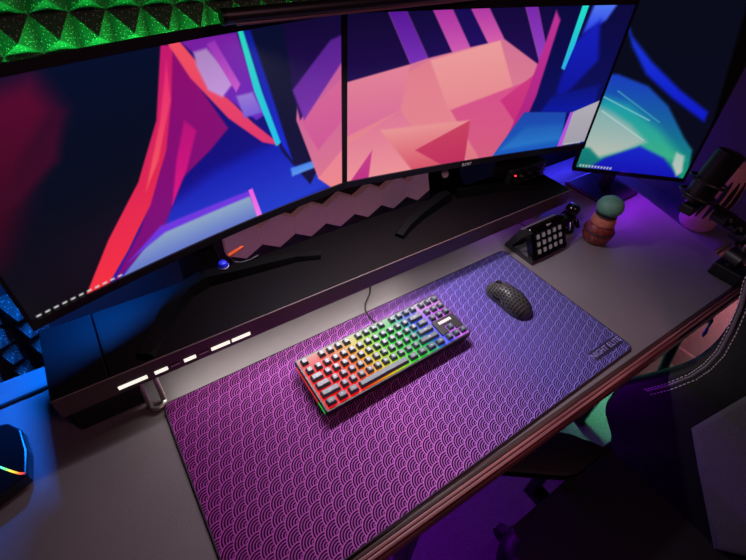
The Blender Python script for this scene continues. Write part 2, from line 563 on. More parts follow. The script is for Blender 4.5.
# ================================================================ MONITORS
ART = {
  'L': [
    ([(-0.253,-0.241),(0.103,1.082),(1.067,1.051),(1.083,-0.113)],(8,10,16),(4,14,42),0.01),
    ([(0.099,0.956),(0.222,0.986),(0.246,0.846),(0.163,0.69),(0.03,0.328),(-0.143,0.166)],(30,6,20),(90,10,48),0.08),
    ([(0.238,0.85),(0.248,0.837),(0.203,0.663),(0.104,0.556),(0.044,0.54)],(60,10,36),(55,10,40),0.03),
    ([(0.488,0.997),(0.625,1.012),(0.837,1.0),(1.033,1.011),(1.038,-0.123),(0.258,-0.102),(0.12,-0.031),(0.368,0.394),(0.46,0.784)],(12,14,150),(14,8,96),0.006),
    ([(0.183,-0.044),(0.343,0.241),(0.552,0.376),(0.844,0.444),(1.015,0.009),(0.628,-0.05)],(34,60,205),(10,24,170),0.05),
    ([(0.509,0.982),(0.559,0.795),(0.614,0.573),(0.551,0.49),(0.457,0.396),(0.376,0.18),(0.287,0.073),(0.186,-0.033),(0.31,0.21),(0.407,0.474),(0.468,0.735)],(120,8,120),(140,12,110),0.01),
    ([(0.489,1.004),(0.515,0.988),(0.481,0.775),(0.436,0.559),(0.356,0.319),(0.264,0.13),(0.168,-0.039),(0.118,-0.028),(0.229,0.228),(0.346,0.454),(0.433,0.707)],(245,48,62),(196,24,110),0.006),
    ([(0.493,0.94),(0.479,0.776),(0.41,0.525),(0.358,0.401),(0.442,0.702)],(245,90,90),(230,40,120),0.008),
    ([(0.525,0.61),(0.473,0.429),(0.41,0.274),(0.454,0.496),(0.5,0.672)],(225,20,130),(180,16,120),0.01),
    ([(0.503,1.008),(0.532,1.007),(0.615,0.753),(0.688,0.567),(0.776,0.383),(0.711,0.443),(0.619,0.622),(0.54,0.847)],(220,50,110),(240,80,96),0.006),
    ([(0.532,1.007),(0.68,0.997),(0.705,0.774),(0.735,0.588),(0.701,0.572),(0.619,0.732),(0.574,0.912)],(104,40,190),(120,30,160),0.008),
    ([(0.561,0.95),(0.595,0.955),(0.628,0.867),(0.647,0.778),(0.613,0.73),(0.579,0.777),(0.561,0.891)],(196,150,222),(170,130,190),0.01),
    ([(0.597,0.971),(0.619,0.981),(0.669,0.769),(0.654,0.736)],(200,90,200),(150,50,180),0.006),
    ([(0.652,0.718),(0.701,0.717),(0.723,0.604),(0.666,0.6)],(120,90,215),(150,120,210),0.01),
    ([(0.707,0.998),(0.855,1.004),(0.829,0.847),(0.85,0.591),(0.92,0.211),(0.868,0.074),(0.774,0.347),(0.725,0.625)],(10,8,56),(8,14,46),0.008),
    ([(0.683,1.004),(0.699,1.0),(0.731,0.705),(0.774,0.408),(0.755,0.394),(0.707,0.715)],(30,190,235),(40,215,190),0.004),
    ([(0.699,1.0),(0.718,0.995),(0.756,0.705),(0.807,0.277),(0.776,0.383),(0.731,0.705)],(20,40,220),(16,30,150),0.01),
    ([(0.188,-0.05),(0.361,0.175),(0.641,0.177),(0.661,-0.005),(0.393,-0.017)],(100,120,200),(150,178,196),0.008),
    ([(0.252,0.065),(0.363,0.186),(0.648,0.185),(0.652,0.149),(0.37,0.141)],(96,60,220),(110,50,220),0.01),
    ([(0.642,0.19),(0.656,0.193),(0.676,-0.003),(0.657,-0.009)],(240,120,235),(235,90,220),0.004),
    ([(0.797,0.231),(0.889,0.229),(0.904,0.179),(0.801,0.174)],(90,150,235),(70,130,235),0.01),
    ([(0.864,0.912),(1.033,0.964),(1.038,-0.164),(0.901,0.096),(0.832,0.508)],(222,120,142),(190,84,160),0.006),
    ([(0.846,0.502),(1.034,0.709),(1.035,0.477),(0.906,0.285)],(206,86,150),(214,104,150),0.008),
    ([(0.901,0.096),(1.036,0.284),(1.038,-0.164)],(236,136,140),(232,128,150),0.008),
    ([(0.815,1.04),(1.04,1.038),(1.041,0.864),(0.846,0.502),(0.827,0.676)],(40,12,92),(18,8,52),0.008),
    ([(0.827,0.676),(0.963,0.885),(1.04,0.914),(1.041,0.834),(0.86,0.495)],(120,50,170),(84,30,140),0.01),
  ],
  'R': [
    ([(-0.018,1.062),(1.065,1.14),(1.149,-0.29),(-0.024,-0.138)],(232,132,140),(206,110,150),0.01),
    ([(-0.021,0.491),(0.263,0.73),(0.489,-0.094),(-0.024,-0.138)],(230,136,146),(224,124,140),0.01),
    ([(-0.024,-0.138),(-0.022,0.233),(0.177,0.442),(0.409,-0.152)],(236,146,150),(220,116,150),0.01),
    ([(0.263,0.73),(0.501,0.818),(0.746,0.0),(0.489,-0.094)],(222,118,132),(236,156,156),0.01),
    ([(0.361,0.4),(0.658,0.549),(0.698,0.013),(0.525,-0.021)],(212,92,126),(214,80,140),0.01),
    ([(0.112,0.327),(0.447,0.31),(0.424,-0.089),(0.28,-0.104)],(214,84,104),(232,150,150),0.012),
    ([(-0.02,0.642),(0.198,0.717),(0.177,0.442),(-0.022,0.301)],(214,104,152),(226,130,150),0.012),
    ([(0.246,0.145),(0.447,0.31),(0.459,-0.135)],(190,46,92),(200,66,96),0.008),
    ([(-0.023,-0.106),(0.087,0.196),(0.072,-0.133)],(190,48,130),(200,60,140),0.008),
    ([(0.553,0.429),(0.688,0.612),(0.672,0.182)],(196,44,120),(206,60,130),0.008),
    ([(-0.018,1.062),(0.091,1.093),(0.198,0.717),(-0.02,0.642)],(30,10,76),(16,8,48),0.006),
    ([(0.091,1.093),(0.143,1.091),(0.256,0.743),(0.198,0.717)],(118,48,180),(86,24,150),0.006),
    ([(0.143,1.091),(0.22,1.097),(0.336,0.767),(0.256,0.743)],(30,12,84),(16,8,56),0.006),
    ([(0.22,1.097),(0.281,1.095),(0.397,0.788),(0.336,0.767)],(206,90,176),(170,50,160),0.006),
    ([(0.281,1.095),(0.339,1.094),(0.459,0.805),(0.397,0.788)],(34,14,96),(20,10,80),0.006),
    ([(0.339,1.094),(0.396,1.102),(0.516,0.823),(0.459,0.805)],(214,96,170),(176,56,164),0.006),
    ([(0.396,1.102),(0.532,1.11),(0.684,0.639),(0.516,0.823)],(34,12,84),(18,8,60),0.006),
    ([(0.532,1.11),(0.581,1.109),(0.705,0.701),(0.684,0.639)],(150,70,196),(120,40,170),0.006),
    ([(0.581,1.109),(0.684,1.108),(0.72,0.799),(0.705,0.701)],(28,10,80),(16,8,60),0.006),
    ([(0.656,1.139),(1.065,1.14),(1.103,-0.088),(0.598,-0.043),(0.66,0.262),(0.693,0.676)],(12,18,110),(8,8,60),0.01),
    ([(0.679,0.803),(0.686,0.977),(0.713,0.919),(0.702,0.431),(0.66,0.023),(0.602,-0.011),(0.655,0.411)],(170,30,120),(190,50,150),0.012),
    ([(0.835,1.084),(0.95,1.106),(0.9,0.909),(0.819,0.829)],(40,60,230),(80,120,240),0.02),
    ([(0.79,0.769),(0.875,0.911),(0.926,0.652),(0.815,0.383),(0.785,0.446)],(12,20,150),(20,30,190),0.03),
    ([(0.773,0.419),(0.975,0.477),(0.986,0.261),(0.74,0.306)],(12,26,170),(10,20,120),0.02),
    ([(0.785,1.063),(0.812,1.063),(0.802,0.755),(0.791,0.599),(0.775,0.614)],(40,170,230),(30,225,200),0.004),
    ([(0.575,-0.003),(0.669,0.32),(0.861,0.284),(0.887,-0.001)],(24,90,190),(28,70,170),0.008),
    ([(0.605,0.038),(0.695,0.208),(0.861,0.189),(0.877,0.053)],(40,120,200),(30,90,180),0.03),
    ([(0.882,-0.0),(0.889,0.278),(1.003,0.352),(1.03,0.018)],(160,156,170),(176,172,180),0.006),
    ([(0.872,0.002),(0.88,0.28),(0.894,0.277),(0.892,-0.003)],(190,80,220),(170,80,220),0.004),
  ],
  'P': [
    ([(-0.066,-0.138),(-0.079,0.869),(0.744,0.901),(1.17,-0.114)],(8,10,30),(5,9,24),0.01),
    ([(-0.03,0.669),(0.065,0.605),(0.298,0.513),(0.614,0.41),(0.922,0.328),(0.932,0.282),(0.58,0.373),(0.29,0.462),(0.094,0.568)],(14,24,200),(24,60,220),0.012),
    ([(-0.036,0.033),(-0.076,0.444),(0.068,0.451),(0.345,0.414),(0.577,0.337),(0.835,0.199),(0.953,0.146),(1.057,-0.029),(-0.039,-0.022)],(18,150,110),(24,60,190),0.01),
    ([(0.003,0.089),(0.005,0.351),(0.26,0.329),(0.602,0.225),(0.929,0.093),(0.732,0.07),(0.424,0.114),(0.162,0.098)],(60,176,130),(24,150,170),0.03),
    ([(-0.003,0.099),(-0.021,0.314),(0.138,0.285),(0.329,0.238),(0.531,0.161),(0.344,0.099),(0.172,0.057)],(186,190,180),(120,170,170),0.02),
    ([(-0.039,-0.022),(-0.027,0.108),(0.067,0.103),(0.197,0.048),(0.15,-0.021)],(16,110,110),(20,130,120),0.012),
    ([(0.117,-0.001),(0.225,0.06),(0.495,0.139),(0.749,0.092),(1.039,-0.031),(0.255,-0.036)],(18,20,176),(24,40,200),0.012),
    ([(0.827,0.128),(0.912,0.113),(0.966,0.031),(0.932,0.007),(0.844,0.066)],(190,196,190),(160,190,180),0.01),
    ([(0.021,0.352),(0.481,0.266),(0.477,0.261),(0.016,0.347)],(120,190,200),(110,190,200),0.003),
    ([(0.048,0.289),(0.506,0.17),(0.501,0.165),(0.042,0.284)],(170,205,205),(160,200,200),0.003),
    ([(0.117,0.384),(0.572,0.262),(0.567,0.257),(0.112,0.379)],(60,150,180),(60,150,180),0.003),
  ],
}



def raster(shapes, nu, nv, aspect, extra=()):
    """paint soft-edged polygons on a grid of screen coordinates (u, v in 0..1)"""
    u, v = np.meshgrid(np.linspace(0, 1, nu), np.linspace(0, 1, nv))
    img = np.zeros((nv, nu, 3))
    for poly, c0, c1, soft in list(shapes) + list(extra):
        P = np.array(poly, float)
        n = len(P)
        ins = np.zeros(u.shape, bool)
        dist = np.full(u.shape, 1e9)
        for i in range(n):
            ax, ay = P[i]
            bx, by = P[(i + 1) % n]
            if ay != by:
                c = ((ay > v) != (by > v)) & (u < (bx - ax) * (v - ay) / (by - ay) + ax)
                ins ^= c
            ex, ey = (bx - ax) * aspect, by - ay
            ll = ex * ex + ey * ey + 1e-12
            t = np.clip((((u - ax) * aspect) * ex + (v - ay) * ey) / ll, 0, 1)
            dist = np.minimum(dist, np.hypot((u - ax) * aspect - t * ex, (v - ay) - t * ey))
        sd = np.where(ins, dist, -dist)
        a = np.clip(sd / soft * .5 + .5, 0, 1)
        a = a * a * (3 - 2 * a)
        v0, v1 = max(P[:, 1].min(), 0), min(P[:, 1].max(), 1)
        g = np.clip((v - v0) / max(v1 - v0, 1e-6), 0, 1)[..., None]
        col = np.array(c0, float) * (1 - g) + np.array(c1, float) * g
        img = img * (1 - a[..., None]) + col * a[..., None]
    s = img / 255.0
    return np.where(s <= .04045, s / 12.92, ((s + .055) / 1.055) ** 2.4)


SCREEN = vcol_mat('lit_screen', 1.0, .006, .22)


def icons(u0, u1, v0, v1, n, aspect):
    out = []
    for k in range(n):
        a = u0 + (u1 - u0) * k / n
        w = (u1 - u0) / n * .55
        out.append(([(a, v0), (a + w, v0), (a + w, v1), (a, v1)], (190, 190, 186), (205, 205, 205), .004))
    return out


def monitor(name, label, B0, B1, zb, h, tilt, sag, inset, shapes, nu, nv, base, extra=(), depth=.028, group=None, lean_y=True):
    """curved panel between two lower corners; u along the width, up along the tilted height"""
    t = thing(name, base, label, 'monitor', group)
    z0, z1 = zb if isinstance(zb, tuple) else (zb, zb)
    P0 = Vector((*B0, z0))
    u = Vector((B1[0] - B0[0], B1[1] - B0[1], z1 - z0))
    w = u.length
    u.normalize()
    n = u.cross(Vector((0, 0, 1)))           # towards the viewer
    up = Vector((0, math.sin(tilt), math.cos(tilt))) if lean_y else Vector((0, 0, 1)) * math.cos(tilt) - n * math.sin(tilt)
    nn = u.cross(up).normalized()

    def pt(a, b, d):                          # metres along, up, towards the viewer
        s = a / w
        return P0 + u * a + up * b + nn * (d - sag * (1 - (2 * s - 1) ** 2))
    l, r, bo, to = inset
    N = 24
    # back shell
    sh = B()
    rings = []
    for i in range(N + 1):
        a = w * i / N
        e = min(i, N - i) / (N / 2)
        back = -depth * (.45 + .55 * min(1, e * 2.2))
        rings.append([pt(a, 0, -.001), pt(a, h, -.001), pt(a, h - .012, back), pt(a, .012, back)])
    sh.loft(rings)
    sh.build('back_shell', BLACK, t, False)

    def strip(nm, a0, a1, b0, b1, d0, d1, material, seg=N):
        bb = B()
        rr = []
        for i in range(seg + 1):
            a = a0 + (a1 - a0) * i / seg
            rr.append([pt(a, b0, d0), pt(a, b1, d0), pt(a, b1, d1), pt(a, b0, d1)])
        bb.loft(rr)
        return bb.build(nm, material, t)
    chin = strip('lower_bezel', 0, w, 0, bo, -.001, .005, CHIN)
    strip('upper_bezel', 0, w, h - to, h, -.001, .004, BLACK)
    strip('side_bezel', 0, l, bo, h - to, -.001, .004, BLACK, 1)
    strip('side_bezel', w - r, w, bo, h - to, -.001, .004, BLACK, 1)
    # lit panel
    aspect = (w - l - r) / (h - bo - to)
    img = raster(shapes, nu, nv, aspect, extra)
    V, F = [], []
    for j in range(nv):
        b = bo + (h - bo - to) * j / (nv - 1)
        for i in range(nu):
            V.append(pt(l + (w - l - r) * i / (nu - 1), b, .0012))
    for j in range(nv - 1):
        for i in range(nu - 1):
            k = j * nu + i
            F.append((k, k + 1, k + nu + 1, k + nu))
    me = bpy.data.meshes.new('screen')
    me.from_pydata([tuple(v) for v in V], [], F)
    at = me.color_attributes.new('Col', 'FLOAT_COLOR', 'POINT')
    rgba = np.ones((nu * nv, 4), np.float32)
    rgba[:, :3] = img.reshape(-1, 3)
    at.data.foreach_set('color', rgba.ravel())
    me.materials.append(SCREEN)
    link('screen', me, t)
    return t, pt, chin, (u, up, nn)


CHIN = mat('satin_black_bezel', (26, 26, 31), .28)
RT = RZ1 + .0005
STAND = mat('stand_black', (4, 4, 5), .5, spec=.08)
BLUE, PURPLE, GREEN = (.02, .10, 1.), (.32, .02, 1.), (.02, 1., .10)


def vstand(t, foot, plate_c, legs, neck_top, neck_w=.05):
    """neck and two splayed legs of a monitor stand"""
    fx_, fy_ = foot
    B().loft([[(fx_ + sx * neck_w / 2 * k, fy_ + lean + sy * .006, z) for sx, sy in ((-1, -1), (1, -1), (1, 1), (-1, 1))]
              for z, k, lean in ((RT + .004, 1.15, 0), (RT + .05, 1.0, .028), (neck_top, .9, .052))]).build('neck', STAND, t)
    for pts, w0, w1 in legs:
        rings = []
        m = len(pts)
        for i, p in enumerate(pts):
            a = Vector(pts[max(i - 1, 0)])
            c = Vector(pts[min(i + 1, m - 1)])
            d = (c - a)
            d.z = 0
            side = Vector((-d.y, d.x, 0)).normalized()
            w_ = w0 + (w1 - w0) * i / (m - 1)
            P = Vector(p)
            hh = .020 - .012 * i / (m - 1)
            rings.append([P - side * w_, P + side * w_, P + side * w_ * .6 + Vector((0, 0, hh)), P - side * w_ * .6 + Vector((0, 0, hh))])
        B().loft(rings).build('stand_leg', STAND, t)


# --- left curved monitor
mt, pt, chin, ax_ = monitor('curved_monitor', 'curved monitor on the left showing a dark screen crossed by a red ribbon', (-.164, .657), (.4685, .7555), (.18, .2), .365, .03, .016,
                       (.006, .006, .016, .014), ART['L'], 420, 230, (.12, .70, RT),
                       extra=icons(.012, .235, .006, .017, 11, 1.8))
vstand(mt, (.115, .716), None, [
    ([(.11, .708, RT), (.16, .700, RT), (.24, .690, RT), (.30, .682, RT), (.352, .662, RT)], .020, .013),
    ([(.11, .708, RT), (.07, .695, RT), (.03, .660, RT), (-.005, .62, RT), (-.035, .575, RT)], .022, .016)], .26, .07)
# --- right curved monitor
mr, ptr, chinr, ax_r = monitor('curved_monitor', 'curved monitor on the right showing rose and blue shapes', (.4695, .7555), (1.177, .613), .2, .365, .03, .010,
                         (.006, .006, .016, .014), ART['R'], 440, 230, (.77, .69, RT),
                         extra=icons(.905, .985, .006, .018, 7, 2.0))
vstand(mr, (.775, .716), None, [
    ([(.76, .706, RT), (.70, .690, RT), (.64, .672, RT), (.585, .650, RT), (.545, .628, RT)], .020, .013),
    ([(.79, .706, RT), (.85, .690, RT), (.91, .672, RT), (.97, .648, RT), (1.01, .628, RT)], .020, .013)], .26, .10)
LOGO = mat('silver_lettering', (214, 214, 220), .5)
u_, up_, n_ = ax_r
p_ = ptr(.335, .0078, .0056)
text('lettering', 'acer', .0165, basis(u_, up_, n_, p_), LOGO, chinr)
# --- portrait monitor
mp, ptp, chinp, ax_p = monitor('portrait_monitor', 'upright portrait monitor on the right showing a green lobe', (1.231, .647), (1.486, .427), .1, .61, .10, 0.,
                         (.007, .007, .012, .007), ART['P'], 200, 340, (1.39, .60, DT),
                         extra=icons(.03, .34, .004, .016, 11, .6), lean_y=False)
B().box((1.402, .602, DT + .012), (1.442, .63, .36), .004).build('neck', BLACK, mp)
B().box((1.32, .53, DT), (1.49, .70, DT + .011), .004).build('stand_foot', BLACK, mp)
B().box((1.392, .590, .30), (1.452, .632, .36), .004).build('mount', BLACK, mp)
# white sticker on the right monitor's neck
tag(B().prism(rrect(.757, .780, -.016, .016, .010), 0, .0012, M=Matrix.Translation((0, .7368, .172)) @ Matrix.Rotation(math.radians(-29), 4, 'X') @ Matrix.Rotation(math.radians(90), 4, 'X')).build('sticker', WHITE),
    'small white rounded sticker on the black neck of a monitor stand', 'sticker')

# LED strips on the backs of the monitors: green above, blue and violet below
LEDG = mat('green_led_strip', (60, 255, 90), .5, emit=(40, 255, 80), estr=3.)
LEDB = mat('blue_led_strip', (60, 90, 255), .5, emit=(20, 70, 255), estr=3.)
LEDP = mat('violet_led_strip', (120, 60, 255), .5, emit=(110, 30, 255), estr=3.)


def led_strip(label, p, q, material, target, power, rgb, size_y=.012, spread=180):
    p, q = Vector(p), Vector(q)
    t = tag(B().cyl(p, q, .003, n=8).build('light_strip', material), label, 'light strip')
    c = (p + q) / 2
    tv = Vector(target) - c
    c2 = c + tv.normalized() * .006
    area_light('strip_light', c2, target, (q - p).length, size_y, power, rgb, t, spread)
    return t


# ================================================================ LIGHT BAR on the monitor tops
bar = thing('monitor_light_bar', (.50, .775, .567), 'black light bar clipped on top of the two curved monitors', 'lamp')
B().cyl((.232, .700, .576), (.800, .715, .580), .0105, n=18).build('tube', BLACK, bar, True)
B().cyl((.226, .6998, .576), (.2318, .700, .576), .0112, n=18).build('end_cap', DKMET, bar, True)
B().cyl((.8002, .715, .580), (.806, .7152, .580), .0112, n=18).build('end_cap', DKMET, bar, True)
B().tube([(.245, .6955, .5665), (.52, .7030, .5680), (.79, .7105, .5700)], .0025, 8).build('diffuser', mat('lamp_diffuser', (120, 84, 88), .4), bar, True)
B().box((.455, .705, .5685), (.515, .80, .590), .004).build('clip', BLACK, bar)
B().ball((.455, .7005, .5868), .002, 1).ball((.435, .7005, .5868), .002, 1).build('button', WHITE, bar)
area_light('light_bar_light', (.50, .699, .5625), (.46, .38, 0), .50, .014, 3.6, (1., .88, .95), bar, 120)

# ================================================================ ACOUSTIC FOAM (wall)
FOAM = mat('glittery_foam', (58, 62, 60), .8, noise=.25, nscale=90)


def glitter(m):
    nt = m.node_tree
    b = nt.nodes['Principled BSDF']
    tc = nt.nodes.new('ShaderNodeTexCoord')
    v = nt.nodes.new('ShaderNodeTexVoronoi')
    v.inputs['Scale'].default_value = 240
    nt.links.new(tc.outputs['Object'], v.inputs['Vector'])
    lt = nt.nodes.new('ShaderNodeMath')
    lt.operation = 'LESS_THAN'
    lt.inputs[1].default_value = .16
    nt.links.new(v.outputs['Distance'], lt.inputs[0])
    mx = nt.nodes.new('ShaderNodeMix')
    mx.data_type = 'RGBA'
    src = b.inputs['Base Color'].links[0].from_socket
    nt.links.new(lt.outputs[0], mx.inputs['Factor'])
    nt.links.new(src, mx.inputs['A'])
    mx.inputs['B'].default_value = (1, 1, 1, 1)
    nt.links.new(mx.outputs['Result'], b.inputs['Base Color'])


glitter(FOAM)
PITCH = .055
bmx = bmesh.new()
h_ = PITCH / 2 - .0008
vv = [bmx.verts.new(p) for p in ((-h_, 0, -h_), (h_, 0, -h_), (h_, 0, h_), (-h_, 0, h_), (0, -.046, 0))]
for a, c in ((0, 1), (1, 2), (2, 3), (3, 0)):
    bmx.faces.new((vv[a], vv[c], vv[4]))
bmx.faces.new(vv[:4])
bmesh.ops.recalc_face_normals(bmx, faces=bmx.faces)
PYR = bpy.data.meshes.new('pyramid')
bmx.to_mesh(PYR)
bmx.free()
PYR.materials.append(FOAM)


def foam(x, z, nx, nz, label):
    t = thing('acoustic_foam_panel', (x + nx * PITCH / 2, .96, z), label, 'foam panel', 'pyramid foam panels on the back wall')
    B().box((x, .940, z), (x + nx * PITCH, .9595, z + nz * PITCH), .001).build('backing', FOAM, t)
    for i in range(nx):
        for k in range(nz):
            o = new_obj('pyramid', PYR)
            local(o, t, Matrix.Translation((x + (i + .5) * PITCH - t.location.x, .940 - .96, (k + .5) * PITCH)))
    return t


ZB = .4905 - PITCH * 2
foam(.002 - PITCH * 6, ZB, 6, 6, 'green-lit pyramid foam panel at the top left corner')
foam(.002, ZB, 6, 6, 'green-lit pyramid foam panel above the left curved monitor')
foam(.002 + PITCH * 6, ZB, 6, 6, 'pyramid foam panel behind the monitor light bar')
foam(.012 - PITCH * 10, -.29, 6, 6, 'dark blue-lit pyramid foam panel low behind the left end of the desk')

# ================================================================ HEXAGON PANELS
HEXM = mat('white_hexagon_panel', (206, 176, 182), .55, emit=(150, 84, 100), estr=.2)
HEXE = mat('hexagon_rim', (120, 100, 108), .5)
hx = [(math.sin(math.radians(60 * k)), math.cos(math.radians(60 * k))) for k in range(6)]


def hexagon(cx, cz, y0, label):
    t = thing('hexagon_light_panel', (cx, .955, cz - .057), label, 'wall light', 'hexagon panels in a row under the monitors')
    r = .0572
    M_ = Matrix.Translation((cx, y0, cz)) @ Matrix.Rotation(math.radians(90), 4, 'X')
    B().prism([(p[0] * r, p[1] * r) for p in hx], 0, .022, .0015, M_).build('face', HEXM, t)
    B().prism([(p[0] * r * .9, p[1] * r * .9) for p in hx], -.0045, -.0003, 0, M_).build('rim', HEXE, t)


names = ['first', 'second', 'third', 'fourth', 'fifth', 'sixth', 'seventh']
for k in range(7):
    hexagon(.268 + .1005 * k, -.002, .955, 'rose-lit hexagon wall panel, %s from the left in the row below the monitors' % names[k])

# ================================================================ KEYBOARD
KX, KY = .3745, .4275                      # centre
KROT = math.radians(.3)
TILT = math.radians(4.0)
kb = thing('keyboard', (KX, KY, 0), 'compact mechanical keyboard glowing in rainbow colours on the purple mat', 'keyboard', rz=KROT)
U = .019
KW, KD = .357, .127
KM = Matrix.Translation((0, -KD / 2, .0120)) @ Matrix.Rotation(TILT, 4, 'X') @ Matrix.Translation((0, KD / 2, 0))
CASE = mat('black_key_case', (20, 20, 23), .4)
CAPM = mat('charcoal_keycap', (80, 94, 102), .34)


def kpart(name, bb, material, smooth=False, parent=None, M=None):
    o = new_obj(name, bb.mesh(name, material, smooth))
    return local(o, parent or kb, KM if M is None else M)


kpart('case', B().prism(rrect(-KW / 2, KW / 2, -KD / 2, KD / 2, .004, 3), 0, .0165, .0012), CASE)
# lit plate between the keys: hue runs over the width
nx_, ny_ = 120, 44
V, F, Cc = [], [], []


def hue(t):
    stops = [(0, (240, 4, 10)), (.16, (250, 14, 8)), (.28, (250, 110, 4)), (.38, (240, 205, 10)), (.47, (150, 225, 20)), (.56, (20, 210, 40)), (.65, (10, 205, 60)),
             (.71, (14, 170, 170)), (.77, (20, 70, 250)), (.83, (80, 80, 255)), (.88, (210, 110, 255)), (1, (215, 80, 240))]
    for (a, ca), (b, cb) in zip(stops[:-1], stops[1:]):
        if t <= b:
            k = (t - a) / (b - a)
            return tuple(ca[i] + (cb[i] - ca[i]) * k for i in range(3))
    return stops[-1][1]


for j in range(ny_):
    for i in range(nx_):
        s, q = i / (nx_ - 1), j / (ny_ - 1)
        V.append(((-.5 + s) * (KW - .008), (-.5 + q) * (KD - .008), .0168))
        t = s + (q - .4) * .10
        c = np.array(hue(min(max(t, 0), 1)), float)
        wv = max(0, (q - .72) / .28) * .75                # desk lamp's wash painted into the rear row, nearly white
        c = c * (1 - wv) + np.array((215, 205, 200)) * wv
        Cc.append((*lin(tuple(c)), 1))
for j in range(ny_ - 1):
    for i in range(nx_ - 1):
        k = j * nx_ + i
        F.append((k, k + 1, k + nx_ + 1, k + nx_))
me = bpy.data.meshes.new('lit_plate')
me.from_pydata(V, [], F)
at_ = me.color_attributes.new('Col', 'FLOAT_COLOR', 'POINT')
at_.data.foreach_set('color', np.array(Cc, np.float32).ravel())
me.materials.append(vcol_mat('key_backlight', .85, .04, .6))
local(new_obj('lit_plate', me), kb, KM)
# keycaps
CAPS = {}


def cap_mesh(w):
    if w not in CAPS:
        a, d = w * U / 2 - .0022, U / 2 - .0022
        rings = []
        for z, k, dy in ((0, 0, 0), (.0008, 0, 0), (.0072, .0022, .0006), (.0078, .0030, .0006)):
            rings.append([(p[0], p[1] + dy, z) for p in rrect(-a + k, a - k, -d + k, d - k, .0016, 2)])
        CAPS[w] = B().loft(rings).mesh('keycap', CAPM)
    return CAPS[w]


LEG = mat('key_legend', (236, 236, 240), .5)
LEGC = {}


def legend_mesh(ch):
    if ch not in LEGC:
        c = bpy.data.curves.new('legend', 'FONT')
        c.body = ch
        c.size = .0052 if len(ch) == 1 else .0034
        c.align_x, c.align_y = 'CENTER', 'CENTER'
        c.resolution_u = 1
        c.extrude = .0001
        tmp = bpy.data.objects.new('legend_tmp', c)
        COL.objects.link(tmp)
        dg = bpy.context.evaluated_depsgraph_get()
        m_ = bpy.data.meshes.new_from_object(tmp.evaluated_get(dg))
        bpy.data.objects.remove(tmp, do_unlink=True)
        m_.materials.clear()
        m_.materials.append(LEG)
        LEGC[ch] = m_
    return LEGC[ch]


def key(xu, row, w, ch):
    x = -18.25 * U / 2 + (xu + w / 2) * U
    y = KD / 2 - .0065 - U * (row + .5) - (.0015 if row > 0 else 0) + (.001 if row == 0 else 0)
    o = local(new_obj('keycap', cap_mesh(w)), kb, KM @ Matrix.Translation((x, y, .0185)))
    if ch:
        local(new_obj('legend', legend_mesh(ch)), o, Matrix.Translation((0, .001, .0079)))


def keyrow(row, x, items):
    for it in items:
        if isinstance(it, (int, float)):
            x += it
            continue
        ch, w = it if isinstance(it, tuple) else (it, 1)
        key(x, row, w, ch)
        x += w


keyrow(0, 0, ['Esc', 1, 'F1', 'F2', 'F3', 'F4', .5, 'F5', 'F6', 'F7', 'F8', .5, 'F9', 'F10', 'F11', 'F12', .25, 'Prt', 'Scr', 'Pse'])
keyrow(1, 0, list('`1234567890-=') + [('Back', 2), .25, 'Ins', 'Hm', 'PU'])
keyrow(2, 0, [('Tab', 1.5)] + list('QWERTYUIOP[]') + [('\\', 1.5), .25, 'Del', 'End', 'PD'])
keyrow(3, 0, [('Caps', 1.75)] + list("ASDFGHJKL;'") + [('Enter', 2.25)])
keyrow(4, 0, [('Shift', 2.25)] + list('ZXCVBNM,./') + [('Shift', 2.75), 1.25, '^'])
keyrow(5, 0, [('Ctrl', 1.25), ('Win', 1.25), ('Alt', 1.25), ('', 6.25), ('Alt', 1.25), ('Fn', 1.25), ('Mn', 1.25), ('Ctrl', 1.25), .25, '<', 'v', '>'])
# black badge plate between the navigation and arrow keys, with its white mark
bx0 = -18.25 * U / 2 + 15.2 * U
by = KD / 2 - .0065 - U * 3.0 - .0015
kpart('badge_plate', B().box((bx0, by - U, .0169), (bx0 + 3.1 * U, by, .0215), .0006), CASE)
kpart('badge_plate', B().box((bx0, by - 2 * U, .0169), (bx0 + 1.0 * U, by - U, .0215), .0006), CASE)
kpart('badge_plate', B().box((bx0 + 2.12 * U, by - 2 * U, .0169), (bx0 + 3.1 * U, by - U, .0215), .0006), CASE)
bd_ = B()
for k in range(6):
    xx = bx0 + .6 * U + k * .0058
    bd_.box((xx, by - U * .72, .0216), (xx + .0046, by - U * .36, .0219))
kpart('badge_mark', bd_, WHITE)
# glowing side strip on the left flank
RED = mat('red_side_glow', (255, 60, 30), .5, emit=(255, 60, 20), estr=.5)
GRN = mat('green_side_glow', (40, 255, 80), .5, emit=(20, 230, 60), estr=.5)
kpart('side_strip', B().box((-KW / 2 - .0008, -KD / 2 + .03, .003), (-KW / 2 - .0001, KD / 2 - .01, .0075)), RED)
kpart('side_strip', B().box((-KW / 2 - .0008, -KD / 2 + .006, .003), (-KW / 2 - .0001, -KD / 2 + .03, .0075)), GRN)
# feet and cable
for sx in (-1, 1):
    B().box((KX + sx * .15 - .012, KY + .045, .0), (KX + sx * .15 + .012, KY + .055, .0190), .001).build('foot', BLACKM, kb)
    B().box((KX + sx * .15 - .012, KY - .058, .0), (KX + sx * .15 + .012, KY - .050, .0126), .001).build('foot', BLACKM, kb)
cp = [(.408, .487, .022), (.408, .496, .014), (.407, .507, .005), (.405, .522, .0022), (.404, .538, .0022), (.408, .556, .0022), (.42, .575, .0), (.45, .60, -.0015), (.48, .64, -.0018)]
B().tube(cp, .0019, 8).build('cable', BLACKM, kb, True)

# ================================================================ MOUSE
MXc, MYc = .717, .402
mo = thing('computer_mouse', (MXc, MYc, 0), 'black honeycomb-shell mouse on the blue end of the mat', 'mouse', rz=math.radians(2))
MOUSE = mat('mouse_shell', (58, 58, 58), .4)
Lm = .126


